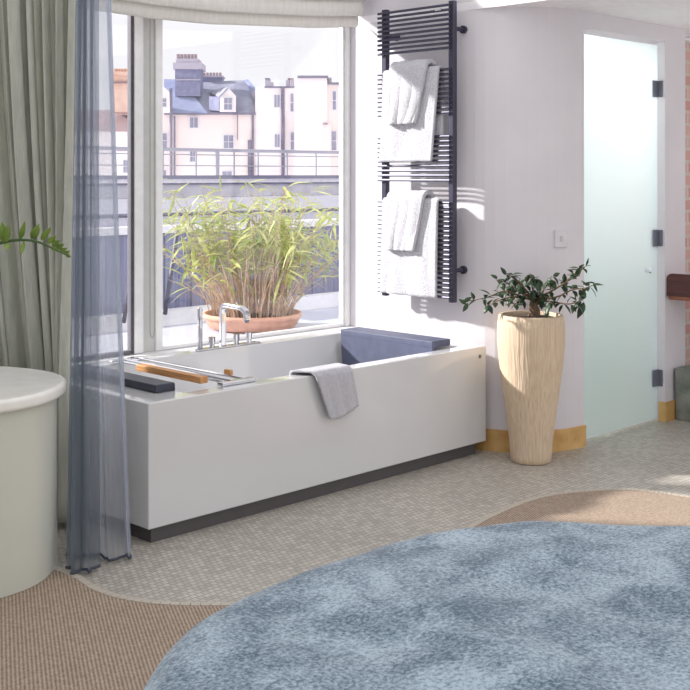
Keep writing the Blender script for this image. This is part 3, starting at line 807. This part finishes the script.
for i, (r, z) in enumerate(prof[1:]):
    rr = []
    for k in range(n):
        a = 2 * PI * k / n; q = r * bed_r(a)
        x = bc.x + q * math.cos(a); y = bc.y + q * math.sin(a)
        amp = min(1, r * 2)
        dz = 0.022 * noise.noise(Vector((x * 2.2, y * 2.2, 0))) + 0.007 * noise.noise(Vector((x * 6, y * 6, 5))) + 0.0025 * noise.noise(Vector((x * 18, y * 18, 9)))
        # long soft creases
        dz += 0.007 * math.sin((x * 0.9 - y * 0.5) * 9 + 2 * noise.noise(Vector((x, y, 2))))
        if z < 0.4:
            q2 = q + 0.012 * math.sin(a * 30 + math.sin(a * 5)) * min(1, (0.4 - z) * 4); x = bc.x + q2 * math.cos(a); y = bc.y + q2 * math.sin(a); dz = 0
        elif z < ZB - 0.08: dz *= 0.5
        rr.append(bm.verts.new((x, y, z + dz)))
    rings.append(rr)
c0 = bm.verts.new((bc.x, bc.y, ZB + 0.01))
for k in range(n): bm.faces.new((c0, rings[0][k], rings[0][(k + 1) % n]))
for i in range(len(rings) - 1):
    for k in range(n): bm.faces.new((rings[i][k], rings[i][(k + 1) % n], rings[i + 1][(k + 1) % n], rings[i + 1][k]))
link('bed_cover', bm, 'velvet', bd, smooth=True)
link('bed_base', lathe([(0.88, 0.008), (0.88, 0.30)], bc.x, bc.y, 64), 'sage', bd)

# =========================================================================================
# OUTSIDE
# =========================================================================================
struct('floor_terrace', BX(2.0, 9.5, VW + 0.161, 8.0, 0.1, 0.28), 'deck')
bt = W(-0.58, 7.2)
pf = link('plant_platform', BX(3.0, 5.2, 4.75, 5.9, 0.2805, 0.385), 'deck2', bevel=0.006)
tag(pf, 'low pale grey platform carrying the bamboo bowl outside the window', 'platform')
bp = empty('potted_bamboo', bt + Vector((0, 0, 0.385)), 'leafy yellow green bamboo in a low terracotta bowl outside the window', 'plant')
link('terracotta_bowl', lathe([(0.24, 0.3855), (0.27, 0.40), (0.292, 0.435), (0.30, 0.455), (0.31, 0.46), (0.31, 0.485), (0.29, 0.485), (0.28, 0.45)], bt.x, bt.y, 48), 'terra', bp, smooth=True)
link('soil', lathe([(0.284, 0.455), (0.05, 0.475)], bt.x, bt.y, 32), 'soil', bp)
bm = bmesh.new(); lf = bmesh.new(); rnd = random.Random(11)
for k in range(210):
    a = rnd.uniform(0, 2 * PI); r = 0.26 * math.sqrt(rnd.random())
    bx_, bd_ = math.cos(a) * r, math.sin(a) * r
    lean = Vector((bx_ * 1.0 + rnd.gauss(0, 0.09), bd_ * 0.8 + rnd.gauss(0, 0.07)))
    hgt = rnd.uniform(0.40, 0.92) if k % 2 else rnd.uniform(0.25, 0.6)
    if rnd.random() < 0.35: lean *= 1.6
    pts = []
    for i in range(6):
        t = i / 5; pts.append(W(-0.58 + bx_ + lean.x * t ** 1.5, 7.2 + bd_ + lean.y * t ** 1.5, 0.46 + hgt * t * (1 - 0.08 * t)))
    tube(bm, pts, [0.0038, 0.0035, 0.003, 0.0026, 0.002, 0.0012], 5, cap=False)
    nl = 11 if hgt > 0.55 else 2
    for j in range(nl):
        t = rnd.uniform(0.52, 1.0); i = min(4, int(t * 5)); p = pts[i].lerp(pts[i + 1], t * 5 - i) if i < 5 else pts[5]
        ax = rnd.choice((-1, 1)) * rnd.uniform(0.3, 1) + (bx_ * 2.5)
        d = W(ax, rnd.uniform(-1, 1), 0) + Vector((0, 0, rnd.uniform(-0.5, 0.8)))
        L = rnd.uniform(0.09, 0.19)
        leaf(lf, p, d, Vector((rnd.uniform(-.5, .5), rnd.uniform(-.5, .5), 1)), L, rnd.uniform(0.014, 0.026), n=5, droop=rnd.uniform(0.1, 0.6))
link('stems', bm, 'bamstem', bp)
link('foliage', lf, 'bamleaf', bp, smooth=True)

struct('trim_8', BX(2.0, 9.5, 6.6, 6.72, 0.281, 0.385), 'whitepaint')
fn_ = empty('board_fence', (5.5, 7.25, 0.28), 'blue grey vertical board fence closing the terrace, with white capping', 'fence')
bm = bmesh.new(); x = 2.0; rnd = random.Random(3)
while x < 9.5:
    w = 0.13; yy = rnd.uniform(0, 0.012); box(bm, x, x + w - 0.008, 7.20 + yy, 7.225 + yy, 0.281, 0.90); x += w
link('boards', bm, 'fence', fn_)
link('capping', BX(2.0, 9.5, 7.15, 7.28, 0.901, 0.955), 'whitepaint', fn_)
bm = bmesh.new(); tube(bm, [PX(165, 314, 8.0) , PX(178, 226, 8.35)], 0.016, 8)
a = PX(165, 314, 8.0)
o = link('leaning_pole', bm, 'pole'); tag(o, 'thin dark pole leaning against the board fence left of the bamboo', 'pole', 'poles leaning on the board fence')
bm = bmesh.new(); tube(bm, [GR(124, 322, 0.386) , PX(131, 262, 7.9)], 0.014, 8)
o = link('leaning_pole', bm, 'pole'); tag(o, 'short dark pole leaning behind the narrow left window pane', 'pole', 'poles leaning on the board fence')
# flat roofs beyond
rf = empty('flat_roof_building', (12, 14, 0), 'low pale grey flat roofed building just beyond the terrace fence', 'building')
link('roof_slab', BX(0, 22, 8.0, 13.999, -3, 0.99), 'render', rf)
link('roof_felt', BX(0, 22, 8.101, 13.96, 0.991, 1.0), 'felt', rf)
link('roof_edge', BX(0, 22, 7.98, 8.1, 1.0, 1.02), 'darkline', rf)
link('parapet', BX(0, 30, 14.0, 14.3, -3, 1.19), 'render', rf)
link('parapet_cap', BX(0, 30, 13.97, 14.33, 1.19, 1.215), 'darkline', rf)
r2 = empty('roof_terrace_building', (20, 33, 0), 'long low roof terrace with grey metal railing in front of the houses', 'building')
link('terrace_block', BX(4, 60, 28, 40, -8, 1.27), 'render', r2)
link('terrace_edge', BX(4, 60, 27.9, 28.0, 1.2, 1.31), 'darkline', r2)
bm = bmesh.new(); RV = 32.0
tube(bm, [(8, RV, 2.19), (58, RV, 2.19)], 0.06, 8)
link('handrail', bm, 'railm', r2)
bm = bmesh.new()
for z in (1.64, 2.02): tube(bm, [(8, RV, z), (58, RV, z)], 0.022, 6)
link('rail_wire', bm, 'railm', r2)
x = 12.0; k = 0
upx = lambda px, v: v * (1 + (px - CX) / F) / (1 - (px - CX) / F)
for px in (28, 62, 97, 132, 163, 196, 217, 234, 258, 287, 316, 345, 380):
    bm = bmesh.new(); big = px in (217,)
    uu = upx(px, RV); tube(bm, [(uu, RV, 1.27), (uu, RV, 2.19)], 0.09 if big else 0.035, 6)
    link('rail_post', bm, 'railm', r2)

# houses, far away: built in blocks facing the room
def cbox(bm, px0, px1, py0, py1, d0, d1):
    """block whose front face (at distance d0) fills px0..px1, py0..py1"""
    x0 = (px0 - CX) / F * d0; x1 = (px1 - CX) / F * d0; z1 = H + (HY - py0) / F * d0; z0 = H + (HY - py1) / F * d0
    v = [bm.verts.new(W(x, d, z)) for z in (z0, z1) for (x, d) in ((x0, d0), (x1, d0), (x1, d1), (x0, d1))]
    for f in ((3, 2, 1, 0), (4, 5, 6, 7), (0, 1, 5, 4), (1, 2, 6, 5), (2, 3, 7, 6), (3, 0, 4, 7)): bm.faces.new([v[i] for i in f])
    return bm
def CB(*a): return cbox(bmesh.new(), *a)
def hull(pts):
    bm = bmesh.new()
    for p in pts: bm.verts.new(p)
    bmesh.ops.convex_hull(bm, input=bm.verts)
    return bm
GY = 300   # image row of the ground far below the eye
def hwin(par, px0, px1, py0, py1, d, cols=2, rows=2):
    f = link('window', CB(px0 - 0.8, px1 + 0.8, py0 - 0.8, py1 + 0.8, d - 0.12, d + 0.1), 'whitepaint', par)
    bm = bmesh.new()
    for i in range(cols):
        for j in range(rows):
            w = (px1 - px0) / cols; h = (py1 - py0) / rows
            cbox(bm, px0 + i * w + 0.35, px0 + (i + 1) * w - 0.35, py0 + j * h + 0.4, py0 + (j + 1) * h - 0.4, d - 0.16, d - 0.121)
    link('pane', bm, 'pane', f)
def pipe(par, px, py0, py1, d, r=0.09):
    bm = bmesh.new(); tube(bm, [PX(px, py0, d - 0.15), PX(px, py1, d - 0.15)], r, 6); link('drainpipe', bm, 'pipe', par)

hL = empty('slate_roofed_house', PX(210, GY, 86), 'cream house with blue slate roof, tall grey chimney and small dormer', 'house', 'houses beyond the railing')
link('wall', CB(150, 255, 114.5, GY, 85, 95), 'cream', hL)
link('gutter', CB(164, 255.5, 112.5, 114.6, 84.7, 85.0), 'pipe', hL)
# roof planes
link('roof', hull([PX(172, 113, 84.9), PX(255.5, 115, 84.9), PX(200, 82, 89), PX(247, 80, 89), PX(259, 95, 89), PX(255.5, 115, 94), PX(172, 113, 94)]), 'slate2', hL)
link('roof', hull([PX(164, 112.5, 84.5), PX(208, 113.5, 84.5), PX(164, 79, 88), PX(181, 79.5, 88), PX(164, 112, 90), PX(208, 113, 90)]), 'slate', hL)
bm = hull([PX(244, 80, 88.2), PX(248, 79, 88.2), PX(260.5, 94, 86), PX(257, 97, 86), PX(246, 80, 89), PX(259, 95, 87)]); link('barge_board', bm, 'slate', hL)
chm = link('chimney', CB(175, 200, 68, 96, 86.0, 88), 'chim', hL)
link('chimney_cap', CB(173.0, 201.5, 62.5, 69, 85.7, 88.3), 'chimtop', chm)
link('chimney_cap', CB(176, 198, 58.5, 62.5, 85.9, 88.1), 'chimtop', chm)
for k in range(6): link('chimney_pot', CB(176.6 + k * 3.5, 179.0 + k * 3.5, 54, 58.5, 86.4, 86.8), 'potc', chm)
link('flashing', CB(174.5, 200.5, 79, 80.2, 85.85, 86.0), 'chimtop', chm)
ch2 = link('chimney', CB(202, 222, 77, 84, 89, 90.5), 'chim', hL)
link('chimney_cap', CB(201, 222.8, 75.5, 77.2, 88.8, 90.7), 'chimtop', ch2)
for k in range(6): link('chimney_pot', CB(203 + k * 3.2, 205 + k * 3.2, 72.5, 75.5, 89.2, 89.6), 'potc', ch2)
dm = link('dormer', hull([PX(220, 112, 84.6), PX(236, 112, 84.6), PX(220, 96, 84.6), PX(236, 96, 84.6), PX(228, 87.5, 84.6), PX(215, 92, 88), PX(232, 92, 88), PX(224, 88, 88), PX(215, 108, 88)]), 'cream2', hL)
link('dormer_roof', hull([PX(218.5, 97, 84.4), PX(220, 97.5, 84.4), PX(228, 87, 84.4), PX(228, 88.5, 84.4), PX(209, 92, 87.5), PX(222, 87.5, 87.5)]), 'slate2', dm)
link('dormer_cheek', hull([PX(209, 96.5, 85.2), PX(219.5, 96.5, 84.6), PX(219.5, 111, 84.6), PX(209, 110, 85.2), PX(214, 100, 86)]), 'chim', dm)
hwin(hL, 223.8, 232.2, 97.5, 110, 84.5)
hwin(hL, 189.6, 198, 117, 128, 85, 2, 1); hwin(hL, 223.5, 233.5, 135, 148.5, 85); hwin(hL, 189.8, 196, 151, 162, 85, 2, 2); hwin(hL, 222, 232, 171, 177, 85, 2, 1)
hwin(hL, 162, 167, 133, 148, 85, 1, 2); hwin(hL, 162, 166, 170, 176, 85, 1, 1)
pipe(hL, 171, 88, 180, 84.4, 0.11); pipe(hL, 174.5, 116, 180, 85, 0.07); pipe(hL, 252.8, 115, 180, 85, 0.09); pipe(hL, 250, 140, 176, 85, 0.16); pipe(hL, 237.5, 112, 140, 85, 0.03)
gb = link('gable', hull([PX(150, 113, 84), PX(170, 113, 84), PX(169.5, 92, 84), PX(161, 84, 84), PX(150, 90, 84), PX(150, 113, 85), PX(170, 113, 85), PX(169.5, 92, 85), PX(161, 84, 85)]), 'cream2', hL)
hwin(hL, 162, 166.5, 98, 107, 84, 1, 2)

hR = empty('flat_topped_house', PX(300, GY, 84), 'white stucco house with flat parapets and a dark drainpipe', 'house', 'houses beyond the railing')
link('wall', CB(255.2, 296, 87.8, GY, 85, 95), 'cream2', hR)
link('wall', CB(294.5, 327, 79.5, GY, 84, 95), 'cream2', hR)
link('wall', CB(327.1, 372, 84.5, GY, 84.6, 95), 'cream', hR)
link('parapet_cap', CB(264.5, 294.4, 86.2, 87.8, 84.8, 90), 'pipe', hR)
link('parapet_cap', CB(297.5, 328, 75.5, 78.0, 83.8, 90), 'pipe', hR)
link('parapet_cap', CB(328.1, 372, 82.3, 84.5, 84.4, 90), 'pipe', hR)
link('parapet_block', CB(295.5, 327, 77.6, 79.6, 84.0, 90), 'cream2', hR)
for (a, b, c, d) in ((265, 270, 78.5, 86), (269.5, 273, 82, 86), (286, 289, 80, 86), (290, 293.5, 78.5, 86), (328, 331.5, 77.5, 82)):
    link('chimney_pot', CB(a, b, c, d, 86, 87), 'chimtop', hR)
link('chimney_top', CB(265, 269.5, 78, 79.4, 85.9, 87.1), 'pipe', hR)
link('chimney_top', CB(287.5, 293.3, 78, 79.2, 85.9, 87.1), 'potc', hR)
for q in ((274, 280, 94.5, 107.5, 85, 2, 1), (290.3, 293.6, 93, 111.8, 85, 1, 2), (274.5, 280, 134, 147.5, 85, 2, 1), (290.5, 294.2, 132, 150, 85, 1, 2), (332.5, 336.2, 91, 110, 84.6, 1, 2), (331.5, 336.5, 131, 150.5, 84.6, 1, 2)):
    hwin(hR, *q)
pipe(hR, 283, 87, 180, 85, 0.12)
link('cornice', CB(323, 327.5, 123.0, 124.6, 83.7, 84), 'potc', hR)
link('step_wall', CB(323.5, 331, 124.7, GY, 83.9, 84.6), 'cream', hR)

hO = empty('brick_chimney_house', PX(110, GY, 70), 'white house with orange brick chimney stack and brown roof at left', 'house', 'houses beyond the railing')
link('wall', CB(60, 131, 131, GY, 70, 78), 'cream2', hO)
link('roof', hull([PX(40, 131.5, 69.8), PX(131, 131.5, 69.8), PX(50, 110, 74), PX(131, 110, 74), PX(40, 131, 78), PX(131, 131, 78)]), 'broof', hO)
c3 = link('chimney', CB(112, 131, 75, 112, 71, 73), 'ochim', hO)
link('chimney_cap', CB(111, 131.5, 71.5, 75, 70.8, 73.2), 'ochim', c3)
link('chimney_cap', CB(111.4, 131.5, 81.5, 83.2, 70.85, 71), 'broof', c3)
for k in range(6): link('chimney_pot', CB(114 + k * 2.9, 116 + k * 2.9, 68.5, 71.5, 71.5, 71.9), 'ochim', c3)
hwin(hO, 123, 129, 160, 173, 70, 2, 2)
link('window_sill', CB(117, 131, 150, 151, 69.9, 70), 'potc', hO)
tagg = struct('floor_ground', BX(-20, 120, 15, 160, -12, -10.0), 'render')

# =========================================================================================
# LIGHT, CAMERA
# =========================================================================================
w = bpy.data.worlds.new('sky'); scene.world = w; w.use_nodes = True
bg = w.node_tree.nodes['Background']; bg.inputs[0].default_value = (0.985, 0.975, 1.0, 1); bg.inputs[1].default_value = 1.08
sd = bpy.data.lights.new('sun', 'SUN'); sd.energy = 8.5; sd.angle = math.radians(2.5); sd.color = (1, 0.96, 0.91)
so = bpy.data.objects.new('sun', sd); COL.objects.link(so)
dv = Vector((0.70, -1.0, -0.615)); so.rotation_euler = dv.to_track_quat('-Z', 'Y').to_euler(); so.location = (2, 9, 6)

cam = bpy.data.cameras.new('camera'); cam.sensor_width = 36; cam.lens = F / 690 * 36; cam.shift_y = -(345 - HY) / 690
cam.clip_start = 0.05; cam.clip_end = 500
co = bpy.data.objects.new('camera', cam); COL.objects.link(co); co.location = (0, 0, H); co.rotation_euler = (PI / 2, 0, -PI / 4)
scene.camera = co
scene.view_settings.view_transform = 'Standard'; scene.view_settings.look = 'None'
scene.view_settings.exposure = 0.0; scene.view_settings.gamma = 1.0; scene.view_settings.use_curve_mapping = False
